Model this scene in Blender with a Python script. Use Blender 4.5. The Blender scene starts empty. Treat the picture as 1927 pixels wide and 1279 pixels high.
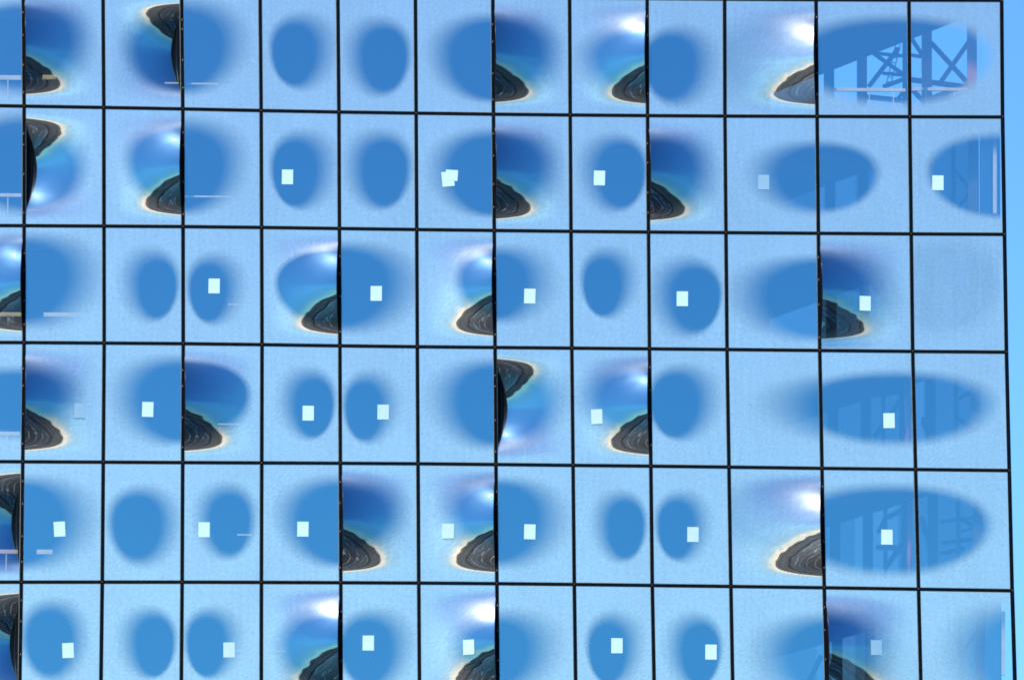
import bpy, math, random
from mathutils import Vector, Matrix, noise
R = math.radians
random.seed(7)
sc = bpy.context.scene
C = sc.collection

# ------------------------------------------------------------------ camera
DIST, CAMH, PITCH, ROLL, FPX = 260.0, 1.7, R(12.0), R(0.5), 17000.0   # metres, metres, focal length in photo pixels
cd = bpy.data.cameras.new('camera'); cam = bpy.data.objects.new('camera', cd); C.objects.link(cam)
cam.location = (0, -DIST, CAMH)
cam.rotation_euler = (Matrix.Rotation(R(90) + PITCH, 3, 'X') @ Matrix.Rotation(ROLL, 3, 'Z')).to_euler()
cd.sensor_width = 36; cd.lens = FPX / 1927 * 36; cd.clip_start = 1; cd.clip_end = 60000
sc.camera = cam
CM = cam.rotation_euler.to_matrix()

# ------------------------------------------------------------------ sky
SUN_EL, SUN_AZ = R(43), R(31)        # azimuth: degrees west of the facade's own normal
w = bpy.data.worlds.new('World'); sc.world = w; w.use_nodes = True
nt = w.node_tree; L = nt.links.new
bg = nt.nodes['Background']; bg.inputs[1].default_value = 0.15
sk = nt.nodes.new('ShaderNodeTexSky'); sk.sky_type = 'NISHITA'; sk.sun_disc = False
sk.sun_elevation = SUN_EL; sk.sun_rotation = R(180) + SUN_AZ
tc = nt.nodes.new('ShaderNodeTexCoord'); sx = nt.nodes.new('ShaderNodeSeparateXYZ'); L(tc.outputs['Generated'], sx.inputs[0])
rp = nt.nodes.new('ShaderNodeValToRGB'); L(sx.outputs[2], rp.inputs[0])
# clear, deep blue air with a bright warm layer low on the horizon (value = sine of the elevation)
stops = [(0.0, (.78, .81, 1.0)), (.025, (.66, .71, .92)), (.05, (.42, .52, .70)), (.085, (.28, .45, .65)), (.13, (.275, .50, .72)), (.165, (.325, .60, .80)),
         (.20, (.28, .53, .76)), (.242, (.235, .455, .71)), (.30, (.225, .44, .71)), (.5, (.225, .45, .76)), (.75, (.23, .47, .80)), (1.0, (.23, .47, .80))]
rp.color_ramp.interpolation = 'B_SPLINE'
el = rp.color_ramp.elements
while len(el) < len(stops): el.new(0.5)
for e, (p, c) in zip(el, stops): e.position = p; e.color = (*c, 1)
mx = nt.nodes.new('ShaderNodeMix'); mx.data_type = 'RGBA'; mx.blend_type = 'MULTIPLY'; mx.inputs[0].default_value = 1
L(sk.outputs[0], mx.inputs[6]); L(rp.outputs[0], mx.inputs[7])
vm = nt.nodes.new('ShaderNodeVectorMath'); vm.operation = 'SCALE'; vm.inputs['Scale'].default_value = 1.9
L(mx.outputs[2], vm.inputs[0]); L(vm.outputs[0], bg.inputs[0])

# ------------------------------------------------------------------ sun
sd = bpy.data.lights.new('sun', 'SUN'); sd.energy = 4.6; sd.angle = R(0.53); sd.color = (1, .95, .87)
sun = bpy.data.objects.new('sun', sd); C.objects.link(sun)
S = Vector((-math.sin(SUN_AZ) * math.cos(SUN_EL), -math.cos(SUN_AZ) * math.cos(SUN_EL), math.sin(SUN_EL)))
sun.rotation_euler = S.to_track_quat('Z', 'Y').to_euler(); sun.location = (-60, -120, 200)

vs = sc.view_settings; vs.view_transform = 'Standard'; vs.look = 'None'; vs.exposure = 0; vs.gamma = 1; vs.use_curve_mapping = False
sc.render.engine = 'CYCLES'
cy = sc.cycles; cy.use_denoising = True; cy.caustics_reflective = False; cy.caustics_refractive = False
cy.max_bounces = 8; cy.transparent_max_bounces = 16; cy.sample_clamp_indirect = 8; cy.filter_width = 1.7

# ------------------------------------------------------------------ helpers
def survey(px, py, depth=0.0):
    """elevation drawing (photo pixels) -> point on the plane y = depth, metres"""
    d = CM @ Vector((px - 963.5, 639.5 - py, -FPX))
    return cam.location + d * ((depth - cam.location.y) / d.y)

def tag(o, label=None, cat=None, group=None, kind=None):
    for k, v in (('label', label), ('category', cat), ('group', group), ('kind', kind)):
        if v: o[k] = v
    return o

class MB:
    def __init__(s): s.v = []; s.f = []
    def box(s, x0, x1, y0, y1, z0, z1):
        b = len(s.v)
        s.v += [(x, y, z) for z in (z0, z1) for y in (y0, y1) for x in (x0, x1)]
        s.f += [tuple(b + i for i in q) for q in ((0, 2, 3, 1), (4, 5, 7, 6), (0, 1, 5, 4), (2, 6, 7, 3), (0, 4, 6, 2), (1, 3, 7, 5))]
    def bar(s, a, b, wd, dp, up=None):
        """straight rectangular bar from a to b: wd in the facade's plane, dp in depth"""
        a = Vector(a); b = Vector(b); t = (b - a).normalized()
        n = Vector((0, 1, 0)) - t * t.y
        n = n.normalized() if n.length > 1e-3 else Vector((1, 0, 0))
        m = t.cross(n).normalized(); k = len(s.v)
        for p in (a, b):
            for i, j in ((-1, -1), (1, -1), (1, 1), (-1, 1)): s.v.append(tuple(p + m * wd / 2 * i + n * dp / 2 * j))
        s.f += [tuple(k + i for i in q) for q in ((0, 3, 2, 1), (4, 5, 6, 7), (0, 1, 5, 4), (1, 2, 6, 5), (2, 3, 7, 6), (3, 0, 4, 7))]
    def prism(s, poly, z0, z1):
        k = len(s.v); n = len(poly)
        s.v += [(x, y, z0) for x, y in poly] + [(x, y, z1) for x, y in poly]
        s.f += [tuple(k + i for i in range(n))[::-1], tuple(k + n + i for i in range(n))]
        s.f += [(k + i, k + (i + 1) % n, k + n + (i + 1) % n, k + n + i) for i in range(n)]
    def tube(s, pts, r, n=6):
        k = len(s.v); P = [Vector(p) for p in pts]
        for i, p in enumerate(P):
            t = (P[min(i + 1, len(P) - 1)] - P[max(i - 1, 0)]).normalized()
            a = t.cross(Vector((0, 1, 0))); a = a.normalized() if a.length > .05 else Vector((1, 0, 0)); b = t.cross(a)
            for j in range(n):
                q = 2 * math.pi * j / n; s.v.append(tuple(p + a * r * math.cos(q) + b * r * math.sin(q)))
        for i in range(len(P) - 1):
            for j in range(n):
                j2 = (j + 1) % n
                s.f.append((k + i * n + j, k + i * n + j2, k + (i + 1) * n + j2, k + (i + 1) * n + j))
        s.f.append(tuple(k + j for j in range(n))); s.f.append(tuple(k + (len(P) - 1) * n + j for j in range(n))[::-1])
    def build(s, name, mat, parent=None, smooth=False, bevel=0):
        me = bpy.data.meshes.new(name); me.from_pydata(s.v, [], s.f); me.update()
        import bmesh
        bm = bmesh.new(); bm.from_mesh(me)
        if bevel: bmesh.ops.bevel(bm, geom=bm.edges[:], offset=bevel, segments=1, affect='EDGES')
        bmesh.ops.recalc_face_normals(bm, faces=bm.faces[:]); bm.to_mesh(me); bm.free()
        me.materials.append(mat)
        if smooth: me.polygons.foreach_set('use_smooth', [True] * len(me.polygons))
        o = bpy.data.objects.new(name, me); C.objects.link(o)
        if parent: o.parent = parent
        return o

def newmat(name):
    m = bpy.data.materials.new(name); m.use_nodes = True; n = m.node_tree
    for x in list(n.nodes): n.nodes.remove(x)
    out = n.nodes.new('ShaderNodeOutputMaterial')
    return m, n, out
def nd(n, t, **kw):
    x = n.nodes.new(t)
    for k, v in kw.items():
        if k[0] == 'i' and k[1:].isdigit(): x.inputs[int(k[1:])].default_value = v
        else: setattr(x, k, v)
    return x
def pbr(name, col, rough=.6, metal=0.0, var=.15, scale=3.0, col2=None, bump=0, spec=.5):
    m, n, out = newmat(name)
    p = nd(n, 'ShaderNodeBsdfPrincipled'); p.inputs['Roughness'].default_value = rough; p.inputs['Metallic'].default_value = metal; p.inputs['Specular IOR Level'].default_value = spec
    t = nd(n, 'ShaderNodeTexCoord'); z = nd(n, 'ShaderNodeTexNoise'); z.inputs['Scale'].default_value = scale; z.inputs['Detail'].default_value = 6
    n.links.new(t.outputs['Object'], z.inputs['Vector'])
    r = nd(n, 'ShaderNodeValToRGB'); r.color_ramp.elements[0].position = .3; r.color_ramp.elements[1].position = .7
    r.color_ramp.elements[0].color = (*[c * (1 - var) for c in col], 1)
    r.color_ramp.elements[1].color = (*(col2 or [min(1, c * (1 + var)) for c in col]), 1)
    n.links.new(z.outputs[0], r.inputs[0]); n.links.new(r.outputs[0], p.inputs['Base Color']); n.links.new(p.outputs[0], out.inputs[0])
    if bump:
        b = nd(n, 'ShaderNodeBump'); b.inputs['Strength'].default_value = bump; n.links.new(z.outputs[0], b.inputs['Height']); n.links.new(b.outputs[0], p.inputs['Normal'])
    return m

# ------------------------------------------------------------------ materials
def glass_mat():
    """coated solar glass with a printed pattern of fine chrome dots; 'print' (0..1) is how densely they cover it"""
    m, n, out = newmat('printed_solar_glass'); lk = n.links.new
    at = nd(n, 'ShaderNodeAttribute', attribute_name='print')
    t = nd(n, 'ShaderNodeTexCoord')
    mp = nd(n, 'ShaderNodeMapping'); mp.inputs['Scale'].default_value = (1, 1, 1); mp.inputs['Rotation'].default_value = (0, R(40), 0)
    mp2 = nd(n, 'ShaderNodeMapping'); mp2.inputs['Scale'].default_value = (1, 1, 3.6)
    lk(t.outputs['Object'], mp.inputs[0]); lk(mp.outputs[0], mp2.inputs[0])
    z = nd(n, 'ShaderNodeTexNoise'); z.inputs['Scale'].default_value = 7; z.inputs['Detail'].default_value = 3; z.inputs['Roughness'].default_value = .65
    lk(mp2.outputs[0], z.inputs['Vector'])
    z2 = nd(n, 'ShaderNodeTexNoise'); z2.inputs['Scale'].default_value = 1.6; z2.inputs['Detail'].default_value = 2
    lk(t.outputs['Object'], z2.inputs['Vector'])
    # clear coated glass
    gc = nd(n, 'ShaderNodeBsdfGlossy'); gc.inputs['Color'].default_value = (.068, .226, .325, 1); gc.inputs['Roughness'].default_value = 0.0
    tr = nd(n, 'ShaderNodeBsdfTransparent'); tr.inputs['Color'].default_value = (.62, .58, .52, 1)
    clear = nd(n, 'ShaderNodeAddShader'); 
    gh = nd(n, 'ShaderNodeBsdfGlossy'); gh.inputs['Color'].default_value = (.72, .86, 1, 1); gh.inputs['Roughness'].default_value = .37
    gm_ = nd(n, 'ShaderNodeMixShader', i0=.03); lk(gc.outputs[0], gm_.inputs[1]); lk(gh.outputs[0], gm_.inputs[2])
    lk(gm_.outputs[0], clear.inputs[0]); lk(tr.outputs[0], clear.inputs[1])
    # chrome dots
    cr = nd(n, 'ShaderNodeValToRGB'); e = cr.color_ramp.elements
    e[0].position = .32; e[0].color = (.49, .49, .475, 1); e[1].position = .68; e[1].color = (.64, .625, .575, 1)
    lk(z.outputs[0], cr.inputs[0])
    gs = nd(n, 'ShaderNodeBsdfGlossy'); gs.inputs['Roughness'].default_value = 0.025
    # washed-down dust: faint vertical streaks, and a slow drift of tone over the sheets
    mp3 = nd(n, 'ShaderNodeMapping'); mp3.inputs['Scale'].default_value = (5.5, 1, .33); lk(t.outputs['Object'], mp3.inputs[0])
    z4 = nd(n, 'ShaderNodeTexNoise'); z4.inputs['Scale'].default_value = 1.6; z4.inputs['Detail'].default_value = 4; lk(mp3.outputs[0], z4.inputs['Vector'])
    r4 = nd(n, 'ShaderNodeMapRange', i1=.3, i2=.8, i3=.965, i4=1.06); lk(z4.outputs[0], r4.inputs[0])
    z5 = nd(n, 'ShaderNodeTexNoise'); z5.inputs['Scale'].default_value = .45; z5.inputs['Detail'].default_value = 2; lk(t.outputs['Object'], z5.inputs['Vector'])
    r5 = nd(n, 'ShaderNodeMapRange', i1=.3, i2=.7, i3=.97, i4=1.06); lk(z5.outputs[0], r5.inputs[0])
    q1 = nd(n, 'ShaderNodeMath', operation='MULTIPLY'); lk(r4.outputs[0], q1.inputs[0]); lk(r5.outputs[0], q1.inputs[1])
    q2 = nd(n, 'ShaderNodeVectorMath', operation='SCALE'); lk(cr.outputs[0], q2.inputs[0]); lk(q1.outputs[0], q2.inputs['Scale']); lk(q2.outputs[0], gs.inputs['Color'])
    gr = nd(n, 'ShaderNodeBsdfGlossy'); gr.inputs['Roughness'].default_value = 0.34; gr.inputs['Color'].default_value = (1.0, .86, .70, 1)
    df = nd(n, 'ShaderNodeBsdfDiffuse'); df.inputs['Color'].default_value = (.55, .55, .55, 1)
    m1 = nd(n, 'ShaderNodeMixShader', i0=.135); lk(gs.outputs[0], m1.inputs[1]); lk(gr.outputs[0], m1.inputs[2])
    m2 = nd(n, 'ShaderNodeMixShader', i0=.02); lk(m1.outputs[0], m2.inputs[1]); lk(df.outputs[0], m2.inputs[2])
    # density of the print with a faint irregularity
    a1 = nd(n, 'ShaderNodeMath', operation='MULTIPLY_ADD', i1=.10, i2=-.05); lk(z2.outputs[0], a1.inputs[0])
    a3 = nd(n, 'ShaderNodeMath', operation='MULTIPLY_ADD', i1=.22, i2=-.11); lk(z.outputs[0], a3.inputs[0])
    a2 = nd(n, 'ShaderNodeMath', operation='ADD'); lk(a1.outputs[0], a2.inputs[0]); lk(a3.outputs[0], a2.inputs[1])
    a4 = nd(n, 'ShaderNodeMath', operation='MULTIPLY_ADD', i2=0.0); a4.use_clamp = True
    lk(a2.outputs[0], a4.inputs[0]); lk(at.outputs['Fac'], a4.inputs[1]); lk(at.outputs['Fac'], a4.inputs[2])
    mx = nd(n, 'ShaderNodeMixShader'); lk(a4.outputs[0], mx.inputs[0]); lk(clear.outputs[0], mx.inputs[1]); lk(m2.outputs[0], mx.inputs[2])
    lk(mx.outputs[0], out.inputs[0])
    return m
M_GLASS = glass_mat()
M_FRAME = pbr('black_aluminium', (.0025, .006, .011), .7, .0, .4, 8, spec=.02)
M_JOINT = pbr('rusty_joint_cap', (.05, .030, .022), .7, 0, .4, 30)
M_JOINT2 = pbr('reddish_speck', (.22, .13, .11), .5, 0, .4, 30)
M_GASKET = pbr('grey_green_gasket', (.16, .18, .14), .6, 0, .3, 6)
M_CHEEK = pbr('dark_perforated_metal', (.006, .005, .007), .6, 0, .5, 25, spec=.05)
M_TRIM = pbr('glass_edge', (.05, .07, .09), .25, .6, .2, 10)
M_PAPER = pbr('white_paper', (.55, .76, .78), .7, 0, .03, 4)
M_PAPER2 = pbr('print_veiled_paper', (.24, .43, .56), .6, 0, .05, 4)  # colour holds the blue dimming of paper seen behind printed glass
M_WALL = pbr('dark_core_wall', (.012, .014, .018), .8, 0, .2, .5)
M_SLAB = pbr('concrete_floor_slab', (.20, .185, .17), .8, 0, .2, .6)
M_STEEL = pbr('red_primed_steel', (.46, .22, .16), .6, 0, .25, 1.5)
M_DSTEEL = pbr('dark_steel', (.05, .06, .075), .6, 0, .25, 1.5)
M_RAIL = pbr('pale_timber_rail', (.70, .64, .42), .6, 0, .15, 3)
M_POLE = pbr('red_painted_pole', (.45, .09, .08), .5, 0, .15, 3)
M_CREAM = pbr('cream_painted_post', (.62, .66, .58), .5, 0, .08, 3)
M_STONE = pbr('weathered_brick', (.20, .10, .07), .85, 0, .3, .8)

def back_glass(tr_=.30):
    m, n, out = newmat('tinted_rear_glass')
    g = nd(n, 'ShaderNodeBsdfGlossy'); g.inputs['Color'].default_value = (.05, .07, .09, 1); g.inputs['Roughness'].default_value = .02
    t = nd(n, 'ShaderNodeBsdfTransparent'); t.inputs['Color'].default_value = (tr_, tr_ * 1.06, tr_ * 1.1, 1)
    a = nd(n, 'ShaderNodeAddShader'); n.links.new(g.outputs[0], a.inputs[0]); n.links.new(t.outputs[0], a.inputs[1]); n.links.new(a.outputs[0], out.inputs[0])
    return m
M_BACK = back_glass(); M_BACK2 = back_glass(.42)

def ground_mat(name, stops_, sx, sy, line, spec=.1, rough=.85):
    """low harbour land or water: long bands that run along the shore, broken by noise, with a few pale lines"""
    m, n, out = newmat(name); lk = n.links.new
    t = nd(n, 'ShaderNodeTexCoord'); mp = nd(n, 'ShaderNodeMapping'); mp.inputs['Scale'].default_value = (sx, sy, 1); lk(t.outputs['Object'], mp.inputs[0])
    z = nd(n, 'ShaderNodeTexNoise'); z.inputs['Scale'].default_value = 1; z.inputs['Detail'].default_value = 7; z.inputs['Roughness'].default_value = .62; z.inputs['Distortion'].default_value = .4
    lk(mp.outputs[0], z.inputs['Vector'])
    r = nd(n, 'ShaderNodeValToRGB'); e = r.color_ramp.elements
    for _ in range(len(stops_) - 2): e.new(.5)
    for q, (p, c) in zip(e, stops_): q.position = p; q.color = (*c, 1)
    lk(z.outputs[0], r.inputs[0])
    mp2 = nd(n, 'ShaderNodeMapping'); mp2.inputs['Scale'].default_value = (sx * .8, sy * .55, 1); mp2.inputs['Rotation'].default_value = (0, 0, R(9)); lk(t.outputs['Object'], mp2.inputs[0])
    z3 = nd(n, 'ShaderNodeTexNoise'); z3.inputs['Scale'].default_value = 1; z3.inputs['Detail'].default_value = 3; lk(mp2.outputs[0], z3.inputs['Vector'])
    b = nd(n, 'ShaderNodeValToRGB'); e = b.color_ramp.elements; e.new(.5)
    for q, (p, c) in zip(e, [(.488, 0), (.5, 1), (.512, 0)]): q.position = p; q.color = (c, c, c, 1)
    lk(z3.outputs[0], b.inputs[0])
    mx2 = nd(n, 'ShaderNodeMix', data_type='RGBA'); lk(b.outputs[0], mx2.inputs[0]); lk(r.outputs[0], mx2.inputs[6]); mx2.inputs[7].default_value = (*line, 1)
    p = nd(n, 'ShaderNodeBsdfPrincipled'); p.inputs['Roughness'].default_value = rough; p.inputs['Specular IOR Level'].default_value = spec
    lk(mx2.outputs[2], p.inputs['Base Color']); lk(p.outputs[0], out.inputs[0])
    return m
M_LAND = ground_mat('harbour_ground', [(.38, (.003, .004, .005)), (.45, (.010, .009, .007)), (.485, (.085, .057, .035)), (.50, (.012, .010, .008)), (.535, (.003, .004, .004)), (.56, (.045, .038, .030)), (.59, (.004, .005, .007))], .0035, .009, (.22, .20, .16))
M_WATER = ground_mat('river_water', [(.38, (.006, .008, .010)), (.45, (.016, .017, .017)), (.48, (.006, .008, .009)), (.53, (.024, .023, .021)), (.57, (.008, .010, .012))], .008, .026, (.6, .6, .57), spec=.1, rough=.5)

# ------------------------------------------------------------------ ground, river and far ridge (seen mirrored in the bulging panes)
gm = MB(); N = 96
gm.v.append((0, 0, 0)); radii = (40, 90, 200, 500, 1500, 6000, 25000)
for r_ in radii:
    for k in range(N): gm.v.append((r_ * math.cos(2 * math.pi * k / N), r_ * math.sin(2 * math.pi * k / N), 0))
for k in range(N): gm.f.append((0, 1 + k, 1 + (k + 1) % N))
for q in range(len(radii) - 1):
    for k in range(N):
        a = 1 + q * N + k; b = 1 + q * N + (k + 1) % N; gm.f.append((a, a + N, b + N, b))
ground = tag(gm.build('ground', M_LAND), kind='structure')
wm = MB(); xs = [-4000, -900, -300, -90, 60, 260, 900, 4000]
bank0 = [-560, -470, -390, -330, -310, -350, -430, -600]; bank1 = [-60, -50, -32, -24, -22, -28, -50, -90]
k0 = len(wm.v)
for x, a, b in zip(xs, bank0, bank1): wm.v += [(x, a, .006), (x, b, .006)]
for i in range(len(xs) - 1): wm.f.append((2 * i, 2 * i + 2, 2 * i + 3, 2 * i + 1))
tag(wm.build('river', M_WATER), kind='structure')
qm = MB()
for i in range(len(xs) - 1):
    a0, a1 = bank0[i], bank0[i + 1]; k0 = len(qm.v)
    qm.v += [(xs[i], a0 + 2, 0), (xs[i + 1], a1 + 2, 0), (xs[i + 1], a1 + 2, 7), (xs[i], a0 + 2, 7), (xs[i], a0 - 34, 7), (xs[i + 1], a1 - 34, 7), (xs[i + 1], a1 - 34, 0), (xs[i], a0 - 34, 0)]
    qm.f += [tuple(k0 + j for j in q) for q in ((0, 1, 2, 3), (3, 2, 5, 4), (4, 5, 6, 7))]
tag(qm.build('quay', pbr('dark_quay', (.010, .011, .010), .9, 0, .5, .05, spec=.05)), kind='structure')
M_HILL = pbr('far_wooded_shore', (.016, .018, .014), .9, 0, .5, .01, spec=.05)
hm = MB(); NH = 260
for k in range(NH + 1):
    a = math.pi + math.pi * k / NH; rr = 1150 + 250 * noise.noise(Vector((k * .05, 3, 0)))
    h = max(6, 26 + 18 * noise.noise(Vector((k * .11, 0, 0))) + 7 * noise.noise(Vector((k * .5, 9, 0))))
    for dr, hh in ((-120, -.5), (-40, h * .8), (0, h), (90, h * .6), (220, -.5)):
        hm.v.append(((rr + dr) * math.cos(a), (rr + dr) * math.sin(a), hh))
for k in range(NH):
    for j in range(4):
        a = k * 5 + j; hm.f.append((a, a + 5, a + 6, a + 1))
tag(hm.build('hills', M_HILL, smooth=True), kind='structure')

# ------------------------------------------------------------------ facade grid (surveyed from the elevation)
YS = [25, 215, 655, 1105, 1250]
COLS = [[-105, -104, -104.5, -111, -113], [43.8, 45.4, 45.2, 40.0, 37.8], [194, 195.3, 196, 192.3, 190.3], [342, 344, 344.7, 342.6, 341.4],
        [489.7, 491.4, 493.0, 491.8, 491.6], [636, 637.7, 639.6, 641.2, 641.6], [781.8, 783, 785.2, 788, 789], [927.4, 928.5, 931.5, 935, 936.6],
        [1071.9, 1072.9, 1075.9, 1080.7, 1082.7], [1217.7, 1218.4, 1222, 1227.4, 1230.2], [1363.5, 1364, 1368, 1375.3, 1378],
        [1535.7, 1537.4, 1542.4, 1551, 1554.3], [1710.5, 1711.8, 1717.2, 1728.4, 1731.9], [1885.2, 1886.6, 1893.9, 1904.6, 1909]]
XS = [-100, 20, 270, 425, 560, 710, 860, 1000, 1145, 1300, 1450, 1620, 1800, 1900]
ROWS = [[-23, -21, -17, -14.5, -12, -9.5, -7, -5, -3.2, -1.8, -.6, .3, 1, 1.2],
        [197.5, 199.6, 203.7, 206.8, 209.8, 212.2, 214.3, 216, 217.2, 218.4, 219, 219.6, 220.2, 220.4],
        [424.2, 424.5, 425.8, 427, 428.8, 431, 432.8, 434.5, 436.1, 437.2, 438.3, 439.6, 440.6, 441],
        [643.6, 644.2, 645.7, 647, 649.4, 651.3, 653, 654, 655.4, 656.7, 658.2, 660, 661.7, 662.4],
        [867.4, 868.1, 869.4, 870.2, 870.6, 871.5, 872.5, 874.2, 875.7, 877.2, 879.4, 881.5, 883.7, 884.8],
        [1094.6, 1094.5, 1094.4, 1094.6, 1095.2, 1095.8, 1096.6, 1097.8, 1099.6, 1101.6, 1103.5, 1105.9, 1109, 1110.5],
        [1321, 1321, 1321, 1321, 1321.5, 1322, 1323, 1324.5, 1326, 1328, 1331, 1333, 1336, 1337.5]]
def lerp(t, a, b): return a + (b - a) * t
def interp(x, xs_, ys_):
    i = 0
    while i < len(xs_) - 2 and x > xs_[i + 1]: i += 1
    return lerp((x - xs_[i]) / (xs_[i + 1] - xs_[i]), ys_[i], ys_[i + 1])
def node_px(i, j):
    x, y = COLS[i][0], ROWS[j][0]
    for _ in range(6): x = interp(y, YS, COLS[i]); y = interp(x, XS, ROWS[j])
    return x, y
NP = [[node_px(i, j) for j in range(7)] for i in range(14)]
ND = [[survey(*NP[i][j]) for j in range(7)] for i in range(14)]
PXM = (ND[7][3].x - ND[2][3].x) / (NP[7][3][0] - NP[2][3][0])       # metres per elevation pixel
W_IN = 2.6 * PXM; H_IN = 2.4 * PXM

# the tower: one thing; everything fixed to it is a part
tower = bpy.data.objects.new('glass_tower', None); C.objects.link(tower); tower.location = (0, 0, 0)
tag(tower, 'glass tower facade of mirrored blue panes with printed ovals, dark frames and bulging openings', 'building')

for i in range(14):                                                # vertical frame members
    m = MB(); wd = 5.8 * PXM if i < 13 else 7.4 * PXM
    for j in range(6): m.bar(ND[i][j] + Vector((0, .03, 0)), ND[i][j + 1] + Vector((0, .03, 0)), wd * random.uniform(.96, 1.05), .12)
    mu = m.build('mullion', M_FRAME, tower)
    for j in range(7):
        q = MB(); p = ND[i][j]; q.box(p.x - .02, p.x + .02, -.05, -.032, p.z - .02, p.z + .02); q.build('joint_cap', M_JOINT, mu)
for j in range(7):                                                 # horizontal frame members
    m = MB()
    for i in range(13): m.bar(ND[i][j] + Vector((0, .036, 0)), ND[i + 1][j] + Vector((0, .036, 0)), 5.2 * PXM, .12)
    m.build('transom', M_FRAME, tower)
# --- which panes bulge, and where each printed clear oval lies.  L/R: bulges out, open at that edge; l/r: dips in
KIND = {(0, 1): 'L', (0, 2): 'r', (0, 7): 'L', (0, 8): 'R', (0, 10): 'R',
        (1, 1): 'l', (1, 2): 'R', (1, 7): 'L', (1, 9): 'L',
        (2, 0): 'R', (2, 4): 'R', (2, 6): 'R', (2, 11): 'L',
        (3, 1): 'L', (3, 3): 'L', (3, 7): 'l', (3, 8): 'R',
        (4, 0): 'r', (4, 5): 'L', (4, 6): 'R', (4, 10): 'R',
        (5, 0): 'r', (5, 4): 'R', (5, 6): 'R', (5, 11): 'L'}
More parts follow.
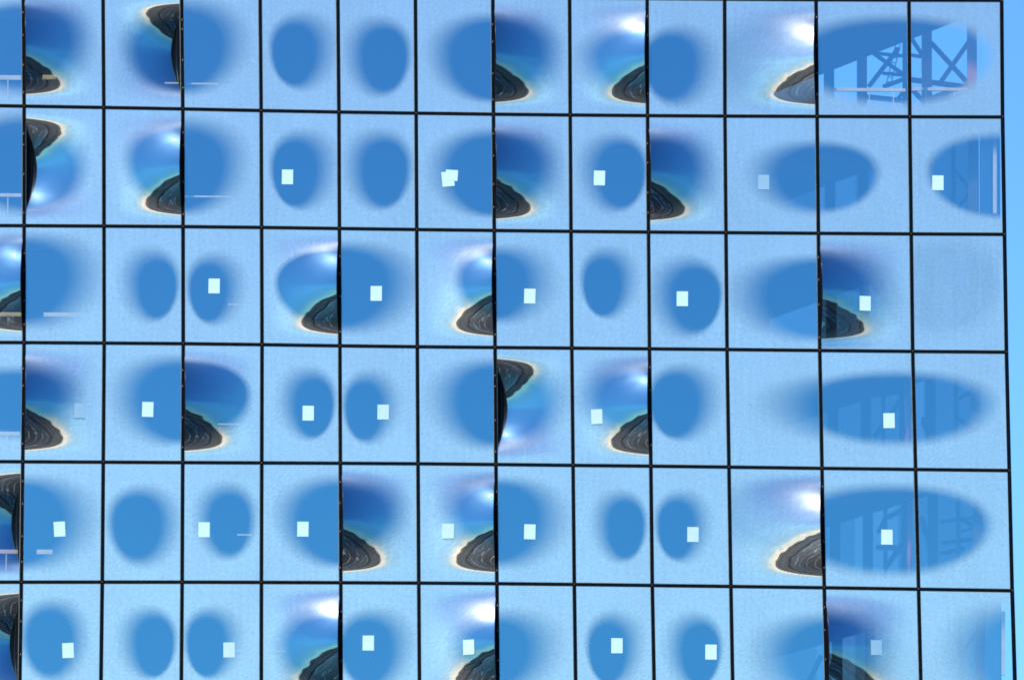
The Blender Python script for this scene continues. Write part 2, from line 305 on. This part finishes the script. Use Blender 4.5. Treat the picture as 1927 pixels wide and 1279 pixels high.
# clear ovals: x0, x1, y0, y1 of the sharp inner edge, then how far the print fades on the left, right, top, bottom
OV = {(0, 0): (-60, 150, 16, 160, 10, 10, 14, 18), (0, 1): (-45, 132, 18, 148, 10, 34, 20, 26), (0, 2): (258, 425, 38, 165, 26, 20, 18, 10), (0, 3): (262, 418, 22, 166, 20, 38, 22, 12),
      (0, 4): (514, 592, 48, 158, 8, 34, 20, 12), (0, 5): (683, 764, 56, 170, 28, 10, 20, 12), (0, 6): (848, 1010, 42, 186, 34, 20, 14, 8), (0, 7): (830, 1018, 44, 172, 10, 34, 18, 22),
      (0, 8): (1128, 1290, 66, 164, 34, 10, 18, 24), (0, 9): (1216, 1306, 70, 184, 8, 34, 18, 16), (0, 10): (1500, 1590, 88, 150, 130, 10, 40, 40), (0, 11): (1520, 1850, 44, 188, 30, 22, 14, 12), (0, 12): (1520, 1850, 44, 188, 30, 22, 14, 12),
      (1, 0): (-50, 140, 232, 388, 10, 10, 20, 16), (1, 1): (-50, 138, 262, 392, 10, 26, 26, 12), (1, 2): (254, 430, 246, 380, 20, 10, 16, 14), (1, 3): (262, 418, 246, 392, 20, 38, 22, 12),
      (1, 4): (515, 594, 268, 386, 8, 34, 20, 10), (1, 5): (684, 764, 268, 386, 30, 12, 20, 10), (1, 6): (848, 1010, 258, 402, 34, 20, 14, 8), (1, 7): (840, 1014, 258, 384, 10, 34, 16, 22),
      (1, 8): (1128, 1211, 272, 388, 32, 8, 18, 12), (1, 9): (1190, 1304, 270, 386, 10, 34, 18, 24), (1, 10): (1464, 1636, 278, 392, 44, 12, 12, 10), (1, 11): (1464, 1642, 278, 392, 44, 14, 12, 10),
      (1, 12): (1754, 2020, 262, 404, 12, 12, 12, 8),
      (2, 0): (-70, 110, 458, 592, 10, 10, 12, 16), (2, 1): (-40, 126, 456, 600, 10, 54, 16, 16), (2, 2): (263, 330, 492, 596, 30, 8, 22, 10), (2, 3): (359, 424, 500, 602, 8, 28, 20, 10),
      (2, 4): (523, 740, 474, 606, 8, 10, 8, 14), (2, 5): (540, 728, 470, 612, 10, 52, 14, 14), (2, 6): (872, 1010, 480, 586, 16, 10, 14, 22), (2, 7): (876, 990, 480, 596, 10, 44, 16, 12),
      (2, 8): (1100, 1167, 489, 592, 8, 26, 20, 8), (2, 9): (1266, 1354, 506, 620, 34, 6, 20, 14), (2, 10): (1442, 1660, 494, 632, 54, 10, 12, 10), (2, 11): (1450, 1622, 488, 632, 10, 50, 16, 30),
      (2, 12): (1768, 1776, 540, 544, 66, 70, 66, 62),
      (3, 0): (-60, 120, 704, 810, 10, 10, 14, 14), (3, 1): (-30, 110, 708, 788, 10, 34, 22, 30), (3, 2): (262, 420, 686, 826, 42, 10, 16, 12), (3, 3): (232, 464, 684, 814, 10, 10, 8, 20),
      (3, 4): (557, 625, 715, 820, 26, 8, 20, 8), (3, 5): (652, 717, 722, 825, 8, 26, 20, 10), (3, 6): (862, 1010, 690, 832, 42, 10, 14, 12), (3, 7): (850, 1022, 704, 826, 10, 38, 26, 16),
      (3, 8): (1130, 1300, 704, 806, 34, 10, 22, 22), (3, 9): (1228, 1312, 706, 820, 10, 34, 18, 10), (3, 10): (1530, 1840, 712, 824, 76, 20, 12, 12), (3, 11): (1520, 1840, 710, 826, 20, 20, 12, 12), (3, 12): (1520, 1838, 710, 826, 20, 34, 12, 12),
      (4, 0): (-70, 80, 930, 1060, 10, 10, 14, 14), (4, 1): (-50, 118, 912, 1058, 10, 52, 16, 14), (4, 2): (214, 302, 934, 1048, 12, 30, 18, 16), (4, 3): (396, 468, 932, 1040, 24, 14, 20, 12),
      (4, 4): (560, 740, 912, 1058, 34, 10, 16, 10), (4, 5): (560, 726, 922, 1026, 10, 32, 24, 18), (4, 6): (868, 1020, 916, 1020, 34, 10, 20, 24), (4, 7): (850, 1012, 910, 1054, 10, 44, 12, 14),
      (4, 8): (1145, 1210, 944, 1048, 24, 8, 18, 10), (4, 9): (1240, 1305, 944, 1048, 8, 26, 18, 10), (4, 10): (1500, 1600, 950, 1000, 120, 10, 36, 30), (4, 11): (1510, 1852, 924, 1070, 30, 14, 14, 14), (4, 12): (1510, 1852, 924, 1070, 30, 16, 14, 14),
      (5, 0): (-70, 80, 1160, 1290, 10, 10, 14, 14), (5, 1): (52, 134, 1150, 1266, 14, 26, 20, 14), (5, 2): (257, 325, 1162, 1270, 28, 8, 18, 8), (5, 3): (354, 422, 1162, 1270, 8, 26, 18, 8),
      (5, 4): (545, 700, 1166, 1280, 24, 10, 20, 24), (5, 5): (646, 736, 1168, 1284, 12, 34, 20, 12), (5, 6): (880, 1010, 1180, 1270, 28, 10, 20, 20), (5, 7): (870, 992, 1170, 1286, 10, 50, 20, 14),
      (5, 8): (1110, 1176, 1174, 1282, 8, 28, 20, 8), (5, 9): (1285, 1352, 1176, 1286, 28, 8, 20, 8), (5, 10): (1484, 1660, 1172, 1306, 54, 10, 16, 14), (5, 11): (1490, 1628, 1170, 1300, 10, 44, 16, 20),
      (5, 12): (1852, 2020, 1160, 1312, 60, 10, 22, 14)}
def smooth(t): t = min(1, max(0, t)); return t * t * (3 - 2 * t)
def oval_print(px, py, o):
    x0, x1, y0, y1, fl, fr, ft, fb = o
    k_ = .018 * (x1 - x0); x0 += k_; x1 -= k_; k_ = .018 * (y1 - y0); y0 += k_; y1 -= k_
    def rho(x0, x1, y0, y1):
        cx, cy_, rx, ry = (x0 + x1) / 2, (y0 + y1) / 2, max(1, (x1 - x0) / 2), max(1, (y1 - y0) / 2)
        yy = (py - cy_) / ry; rx *= 1 - .10 * max(-1, min(1, yy))        # egg: wider above
        return (abs((px - cx) / rx) ** 2.15 + abs(yy) ** 2.15) ** (1 / 2.15)
    a = rho(x0, x1, y0, y1) - 1
    if a <= 0: return 0.0
    s_ = 1.75
    b = 1 - rho(x0 - fl * s_, x1 + fr * s_, y0 - ft * s_, y1 + fb * s_)
    if b <= 0: return 1.0
    a *= ((x1 - x0) + (y1 - y0)) / ((x1 - x0) + (y1 - y0) + s_ * (fl + fr + ft + fb))
    t = a / (a + b)
    return .55 * t + .45 * smooth(t) if t < 1 else 1.0
# slope of the blown sheet down its open edge, from mid height (0) to the frame (1), in multiples of the slope
# that just mirrors the horizon; integrated once into a depth profile
SLOPE = [(0, 0), (.05, .55), (.14, 1.0), (.25, 1.6), (.39, 2.45), (.52, 3.5), (.62, 4.3), (.70, 4.5), (.77, 4.0), (.84, 2.5), (.89, 1.0), (.94, .3), (1, 0)]
def _sl(q):
    for (a, x), (b, y) in zip(SLOPE, SLOPE[1:]):
        if q <= b:
            t = (q - a) / (b - a); return x + (y - x) * t
    return 0.0
HALF = .46 * 3.35; PROF = [0.0] * 401
_raw = [_sl(k / 400) for k in range(401)]
_sm = [sum(_raw[max(0, min(400, k + j))] for j in range(-13, 14)) / 27 for k in range(401)]
for k in range(399, -1, -1): PROF[k] = PROF[k + 1] + (_sm[k] + _sm[k + 1]) / 2 / 400 * HALF * math.tan(PITCH / 2)
BULGE = PROF[0]
def bump(u, v, s_):
    """u: 0 closed edge .. 1 open edge, v: 0 top .. 1 bottom; depth of the blown glass, metres"""
    if s_ < 0: v = 1 - v
    q = abs(v - .5) / .46
    if q >= 1: return 0.0
    if s_ < 0: q = q
    f = q * 400; k = int(f); p = PROF[k] + (PROF[min(400, k + 1)] - PROF[k]) * (f - k)
    return s_ * p * (max(0, u) ** 2.15)

open_text = {'L': 'pane blown outward, standing open along its western edge', 'R': 'pane blown outward, standing open along its eastern edge',
             'l': 'pane pressed inward, standing open along its western edge', 'r': 'pane pressed inward, standing open along its eastern edge'}
def make_window(r, c):
    kind = KIND.get((r, c)); o = OV[(r, c)]
    n00, n10, n01, n11 = ND[c][r], ND[c + 1][r], ND[c][r + 1], ND[c + 1][r + 1]
    p00, p10, p01, p11 = NP[c][r], NP[c + 1][r], NP[c][r + 1], NP[c + 1][r + 1]
    wpx = p10[0] - p00[0]; hpx = p01[1] - p00[1]
    # frame: slim gasket round the opening
    def pt(u, v, y=0.0):
        a = n00.lerp(n10, u); b = n01.lerp(n11, u); q = a.lerp(b, v); return Vector((q.x, y, q.z))
    ui, vi = 2.9 / wpx, 2.7 / hpx
    g = MB(); gu, gv = ui + .5 / wpx, vi + .5 / hpx
    g.bar(pt(gu, gv, .004), pt(gu, 1 - gv, .004), 1.0 * PXM, .03); g.bar(pt(1 - gu, gv, .004), pt(1 - gu, 1 - gv, .004), 1.3 * PXM, .03)
    g.bar(pt(gu, gv, .005), pt(1 - gu, gv, .005), .9 * PXM, .03); g.bar(pt(gu, 1 - gv, .005), pt(1 - gu, 1 - gv, .005), .9 * PXM, .03)
    win = g.build('window', M_GASKET, tower)
    if kind: win['label'] = open_text[kind]
    # glass
    nu, nv = (96, 132) if kind else (56, 78)
    vs_, fs, at = [], [], []
    tilt = [random.gauss(0, .0012) for _ in range(3)]
    edge = []
    for b in range(nv + 1):
        v = lerp(b / nv, vi, 1 - vi)
        for a in range(nu + 1):
            u = lerp(a / nu, ui, 1 - ui); y = 0.0; uu = u
            if kind:
                s_ = 1 if kind in 'LR' else -1
                ud = (u - ui) / (1 - 2 * ui); ud = ud if kind in 'Rr' else 1 - ud
                y = -bump(ud, (v - vi) / (1 - 2 * vi), s_)
                # the open edge draws back a little from its frame as the sheet bends
                k_ = abs(y) / BULGE * ud ** 3 * (.062 if s_ < 0 else .018)
                uu = u - k_ if kind in 'Rr' else u + k_
            q = pt(uu, v, y - .0)
            y += (tilt[0] * (u - .5) + tilt[1] * (v - .5)) * .6 + tilt[2] * math.cos(u * 2.3) * math.cos(v * 2)
            q.y = y
            if kind:                                                # the heat-bent sheets ripple slightly
                f_ = abs(y) / BULGE
                y += 0.0012 * min(1, f_ * 5) * noise.noise(Vector((q.x * 3.4, r * 7 + c, q.z * 5.0))) + 0.00015 * min(1, f_ * 5) * noise.noise(Vector((q.x * 9, 40 + c, q.z * 9)))
                q.y = y
            vs_.append(tuple(q))
            px = lerp(v, lerp(u, p00[0], p10[0]), lerp(u, p01[0], p11[0])); py = lerp(u, lerp(v, p00[1], p01[1]), lerp(v, p10[1], p11[1]))
            pr = oval_print(px, py, o)
            if (r, c) in ((2, 12), (0, 10), (4, 10)): pr = max(pr, .74 if c == 12 else .6)
            at.append(pr)
            if kind and ((kind in 'Rr' and a == nu) or (kind in 'Ll' and a == 0)): edge.append(Vector(q))
    for b in range(nv):
        for a in range(nu):
            k = b * (nu + 1) + a; fs.append((k, k + nu + 1, k + nu + 2, k + 1))
    me = bpy.data.meshes.new('glass_pane'); me.from_pydata(vs_, [], fs); me.update()
    A = me.attributes.new('print', 'FLOAT', 'POINT'); A.data.foreach_set('value', at)
    me.polygons.foreach_set('use_smooth', [True] * len(me.polygons)); me.materials.append(M_GLASS)
    gp = bpy.data.objects.new('glass_pane', me); C.objects.link(gp); gp.parent = win
    if kind:
        e = MB(); e.tube([p + Vector((0, -.002, 0)) for p in edge[::3] + [edge[-1]]], .006)
        e.build('edge_trim', M_TRIM, win, smooth=True)
        # dark perforated cheek between the sheet's open edge and the frame
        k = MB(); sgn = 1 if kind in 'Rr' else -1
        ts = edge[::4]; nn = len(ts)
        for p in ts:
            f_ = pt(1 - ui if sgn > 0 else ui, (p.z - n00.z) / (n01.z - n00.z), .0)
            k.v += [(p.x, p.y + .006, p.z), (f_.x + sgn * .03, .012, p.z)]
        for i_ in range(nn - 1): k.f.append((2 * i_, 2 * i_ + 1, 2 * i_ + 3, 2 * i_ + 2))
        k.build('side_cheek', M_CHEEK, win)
        for vv in (.2, .36, .62, .85):
            q = MB(); vv += random.uniform(-.05, .05); p = pt(1.0 if sgn > 0 else 0.0, vv); a_ = .010
            q.bar(p + Vector((-a_ + sgn * .01, -.036, -.02)), p + Vector((a_ + sgn * .01, -.036, .03)), .022, .012); q.build('panel_hole_speck', M_JOINT2, win)  # added reddish specks, standing in for the holes of the perforated panel
    return win
for r in range(6):
    for c in range(13): make_window(r, c)

# ------------------------------------------------------------------ floors, core and the steel frame behind the glass
XL, XR = ND[0][3].x, ND[13][3].x
apex = survey(1846, 640).x; tip = ND[13][3].x - .12; slope = 1.80      # the building narrows to a wedge at this corner
BD = 12.5
def back_y(x): return min(BD, .9 + max(0, apex - x) * slope)
xb = apex - (BD - .9) / slope
WEDGE = [(XL, .12), (tip, .12), (tip, .9), (apex, .9), (xb, BD), (XL, BD)]
fm_z = [ND[11][j].z for j in range(7)]
for j in range(7):
    z = fm_z[j]; m = MB()
    m.prism(WEDGE, z - .13, z + .13)
    m.build('floor_slab', M_SLAB, tower)
cw = MB(); cw.box(XL, survey(1448, 640, 2.6).x, 2.6, 2.9, fm_z[6] + .17, fm_z[0] - .17); cw.build('core_wall', M_WALL, tower)
rs = MB(); rs.prism([(x, y - .02 if y < 1 else y + .2) for x, y in WEDGE], fm_z[0] + .2, fm_z[0] + .9); rs.build('roof_parapet', M_FRAME, tower)
lw = MB(); lw.prism([(x - (30 if x == XL else 0), y + .01) for x, y in WEDGE], .0, fm_z[6] - .2); lw.build('brick_base', M_STONE, tower)
# rear posts and cross bracing: top storey is open steelwork, the others are glazed at the rear
def rear(px, py, f=0.0):
    """point of the rear frame seen at (px, py) of the elevation"""
    x = survey(px, py).x
    for _ in range(4): d = back_y(x) - f; x = survey(px, py, d).x
    return survey(px, py, d)
TOP_POSTS = [(1560, 20), (1622, 19), (1704, 11), (1744, 19), (1829, 18)]
for r in range(6):
    dy = (ROWS[r][11] - ROWS[0][11]); dx = (ND[11][r].x - ND[11][0].x) / PXM; z1, z0 = fm_z[r] - .135, fm_z[r + 1] + .135
    for k, (px, wpx_) in enumerate(TOP_POSTS + ([(1792, 8), (1655, 7)] if r else [])):
        if r and k == 2: px = 1690
        a = rear(px + (NP[11][r][0] - NP[11][0][0]), 100 + dy, .2); m = MB(); wd = wpx_ * PXM / 2
        m.box(a.x - wd, a.x + wd, a.y - .12, a.y + .12, z0, z1)
        m.build('steel_post', M_DSTEEL if k in (0, 2) or r else M_STEEL, tower)
    if r == 0: BR = [(1753, 82, 1826, 162, 8), (1768, 158, 1824, 78, 8), (1640, 98, 1702, 142, 6), (1636, 162, 1690, 92, 8), (1640, 100, 1702, 106, 4), (1716, 74, 1738, 108, 7),
                     (1714, 104, 1740, 108, 4), (1660, 138, 1702, 142, 4), (1712, 150, 1826, 165, 8), (1664, 163, 1704, 148, 6), (1690, 186, 1704, 168, 6), (1716, 168, 1738, 192, 8), (1752, 186, 1800, 168, 8), (1625, 182, 1700, 190, 8), (1745, 192, 1830, 178, 9)]
    elif r in (1, 2): BR = [(1640, 98, 1700, 176, 8), (1794, 100, 1826, 140, 5), (1794, 180, 1826, 140, 5), (1718, 110, 1742, 170, 9), (1720, 176, 1740, 96, 9)]
    elif r == 3: BR = [(1640, 160, 1694, 84, 9), (1696, 158, 1712, 84, 7), (1730, 130, 1752, 116, 8), (1730, 134, 1744, 168, 8), (1798, 90, 1826, 74, 6), (1796, 128, 1826, 146, 7), (1618, 86, 1700, 76, 6)]
    elif r == 4: BR = [(1654, 188, 1694, 132, 10), (1684, 152, 1700, 166, 9), (1642, 120, 1654, 94, 8), (1654, 94, 1690, 76, 8), (1640, 148, 1702, 150, 8), (1722, 92, 1740, 146, 10), (1760, 100, 1826, 92, 3),
                       (1798, 96, 1838, 116, 7), (1798, 118, 1838, 108, 3), (1762, 140, 1826, 132, 5), (1800, 176, 1840, 134, 11), (1760, 160, 1800, 150, 5)]
    else: BR = [(1500, 190, 1530, 128, 10), (1545, 170, 1556, 120, 9), (1640, 160, 1700, 90, 9), (1770, 150, 1826, 80, 7)]
    ox = NP[11][r][0] - NP[11][0][0]
    for (x0, y0, x1, y1, t) in BR:
        m = MB(); a, b = rear(x0 + ox, y0 + dy, .05), rear(x1 + ox, y1 + dy, .05); m.bar(a, b, t * PXM, .12)
        m.build('cross_brace', M_STEEL if r == 0 else M_DSTEEL, tower)
    if r:
        xs_ = [xb, survey(1540, 640, 8).x, survey(1612, 640, 6).x, survey(1690, 640, 5).x, survey(1740, 640, 3).x, apex]
        m = MB(); m.box(apex + .02, tip, .93, .96, z0 - .1, z1 + .1); m.build('rear_pane', M_BACK, tower)
        for k in range(5):
            m = MB(); q = .02 + (k % 2) * .05; a, b = xs_[k], xs_[k + 1]
            m.prism([(a, back_y(a) + q), (b, back_y(b) + q), (b, back_y(b) + q + .03), (a, back_y(a) + q + .03)], z0 - .1, z1 + .1)
            m.build('rear_pane', M_BACK if (r + k) % 4 != 2 else M_BACK2, tower)

# hand rails behind the panes, where the sun catches them: (storey, x0, x1, y, thickness in elevation px)
RAILS = [(-60, 40, 146, 9), (80, 106, 146, 9), (310, 340, 157, 3.5), (350, 410, 158, 3.5), (-60, 40, 367, 7), (349, 438, 370, 3.5), (-60, 40, 591, 8),
         (82, 168, 592, 8), (428, 474, 573, 2.5), (499, 524, 575, 2.5), (-60, 38, 815, 7), (410, 470, 798, 2.5), (-60, 36, 1037, 8), (69, 99, 1038, 9),
         (446, 474, 1006, 3), (500, 533, 1006, 3), (440, 470, 1223, 2.5), (499, 536, 1224, 2.5),
         (1568, 1704, 169, 6.5), (1716, 1822, 168, 6.5)]
for x0, x1, y, t in RAILS:
    d = .35 if x0 < 1500 else .9; a, b = survey(x0, y, d), survey(x1, y, d); m = MB()
    m.bar(a, (b.x, b.y, a.z), t * PXM, .06); 
    hr = m.build('handrail', M_RAIL, tower, bevel=.008)
    if t >= 6 and not 60 < x0 < 1500:
        m = MB(); n_ = max(2, int((x1 - x0) / 55) + 1)
        for k in range(n_):
            p = survey(lerp((k + .5) / n_, x0, x1), y, d); m.bar(p, (p.x, p.y + .01, p.z - .72), .03, .03)
        m.build('baluster', M_RAIL, hr)
# cream corner post panels behind the last panes
for (x, y0, y1) in ((1872, 262, 402), (1876, 700, 826), (1888, 1150, 1270)):
    a, b = survey(x, y0, .4), survey(x, y1, .4); m = MB(); m.bar(a, b, 7 * PXM, .08); m.build('corner_post', M_CREAM, tower)
for (x, y0, y1) in ((1709, 710, 868), (1712, 945, 1090)):
    a, b = survey(x, y0, 1.4), survey(x, y1, 1.4); m = MB(); m.tube([a, b], 5 * PXM, 10); m.build('pole', M_POLE, tower, smooth=True)

# ------------------------------------------------------------------ ladder leaning inside the open top storey
ld = bpy.data.objects.new('ladder', None); C.objects.link(ld)
b0, t0_ = survey(1672, 160, 2.2), survey(1690, 84, 2.2); ld.location = b0
tag(ld, 'dark ladder leaning among the steel braces behind the top storey panes', 'ladder')
for s_ in (-1, 1):
    m = MB(); m.bar(Vector((s_ * .07, 0, 0)), t0_ - b0 + Vector((s_ * .07, 0, 0)), .03, .04); m.build('stile', M_DSTEEL, ld)
for k in range(8):
    m = MB(); p = (t0_ - b0) * ((k + .6) / 8.4); m.bar(p - Vector((.07, 0, 0)), p + Vector((.07, 0, 0)), .022, .03); m.build('rung', M_DSTEEL, ld)

# ------------------------------------------------------------------ paper sheets stuck on the panes
NTH = ['first', 'second', 'third', 'fourth', 'fifth', 'sixth', 'seventh', 'eighth', 'ninth', 'tenth', 'eleventh', 'twelfth', 'thirteenth']
RN = ['top row of panes', 'second row of panes', 'third row of panes', 'fourth row of panes', 'fifth row of panes', 'bottom row of panes']
PAP = [(541, 333, 0, 0), (843, 337, -6, 0), (850, 330, 3, 0), (1128, 335, 1, 0), (1437, 343, 0, 2), (1765, 344, 0, 0),
       (403, 538, 0, 0), (708, 552, 0, 0), (997, 557, 1, 0), (1284, 562, 0, 0), (1628, 571, 0, 0),
       (150, 773, 0, 2), (278, 770, 1, 0), (580, 777, 0, 0), (721, 775, 0, 1), (1123, 784, -2, 1), (1673, 791, -1, 0),
       (112, 995, -4, 0), (384, 996, 0, 0), (570, 995, 0, 0), (843, 999, 0, 1), (997, 1000, 1, 0), (1304, 1005, 0, 1), (1669, 1010, 0, 0),
       (128, 1223, -3, 0), (431, 1222, -1, 1), (693, 1209, 0, 0), (882, 1217, -2, 0), (1161, 1214, 0, 0), (1338, 1226, 0, 0), (1649, 1218, -1, 2)]
for (px, py, rot, tone) in PAP:
    r = sum(py > interp(px, XS, ROWS[j]) for j in range(1, 6)); c = sum(px > NP[i][r][0] for i in range(1, 13))
    p00 = NP[c][r]; kind = KIND.get((r, c)); y = 0.0
    if kind:
        u = (px - NP[c][r][0]) / (NP[c + 1][r][0] - NP[c][r][0]); v = (py - p00[1]) / (NP[c][r + 1][1] - p00[1])
        y = -bump(u if kind in 'Rr' else 1 - u, v, 1 if kind in 'LR' else -1)
    p = survey(px, py, y - .014 - (.003 if px == 850 else 0))
    hw, hh = (10.6 if px not in (843, 850) else 11.5) * PXM, (14.2 if px not in (850,) else 10.5) * PXM
    m = MB(); m.box(-hw, hw, -.001, .001, -hh, hh)
    mat = M_PAPER if tone == 0 else M_PAPER2 if tone == 2 else pbr('half_veiled_paper', (.48, .68, .74), .7, 0, .05, 5)  # duller tones stand in for paper partly veiled by the print
    o = m.build('paper_sheet', mat); o.location = p; o.rotation_euler = (0, R(rot), 0)
    if kind:
        # lie along the curved glass
        e_ = .05
        f = lambda uu, vv: -bump(uu if kind in 'Rr' else 1 - uu, vv, 1 if kind in 'LR' else -1)
        sx_ = (f(u + e_, v) - f(u - e_, v)) / (2 * e_ * (ND[c + 1][r].x - ND[c][r].x)); sz_ = -(f(u, v + e_) - f(u, v - e_)) / (2 * e_ * (ND[c][r].z - ND[c][r + 1].z))
        o.rotation_euler = (Matrix.Rotation(R(rot), 3, 'Y') @ Matrix.Rotation(math.atan(-sz_) * -1, 3, 'X') @ Matrix.Rotation(math.atan(sx_), 3, 'Z')).to_euler()
        o.location.y -= .02
    pre = 'white paper square'
    if px == 843: pre = 'tilted white paper square under another'
    elif px == 850: pre = 'smaller white sheet overlapping a tilted one'
    elif tone == 2: pre = 'faint bluish square'
    elif rot <= -3: pre = 'slightly tilted white square'
    tag(o, f'{pre} on the {NTH[c]} pane of the {RN[r].replace(" of panes", "")}', 'paper sheet', 'paper squares stuck on the panes')
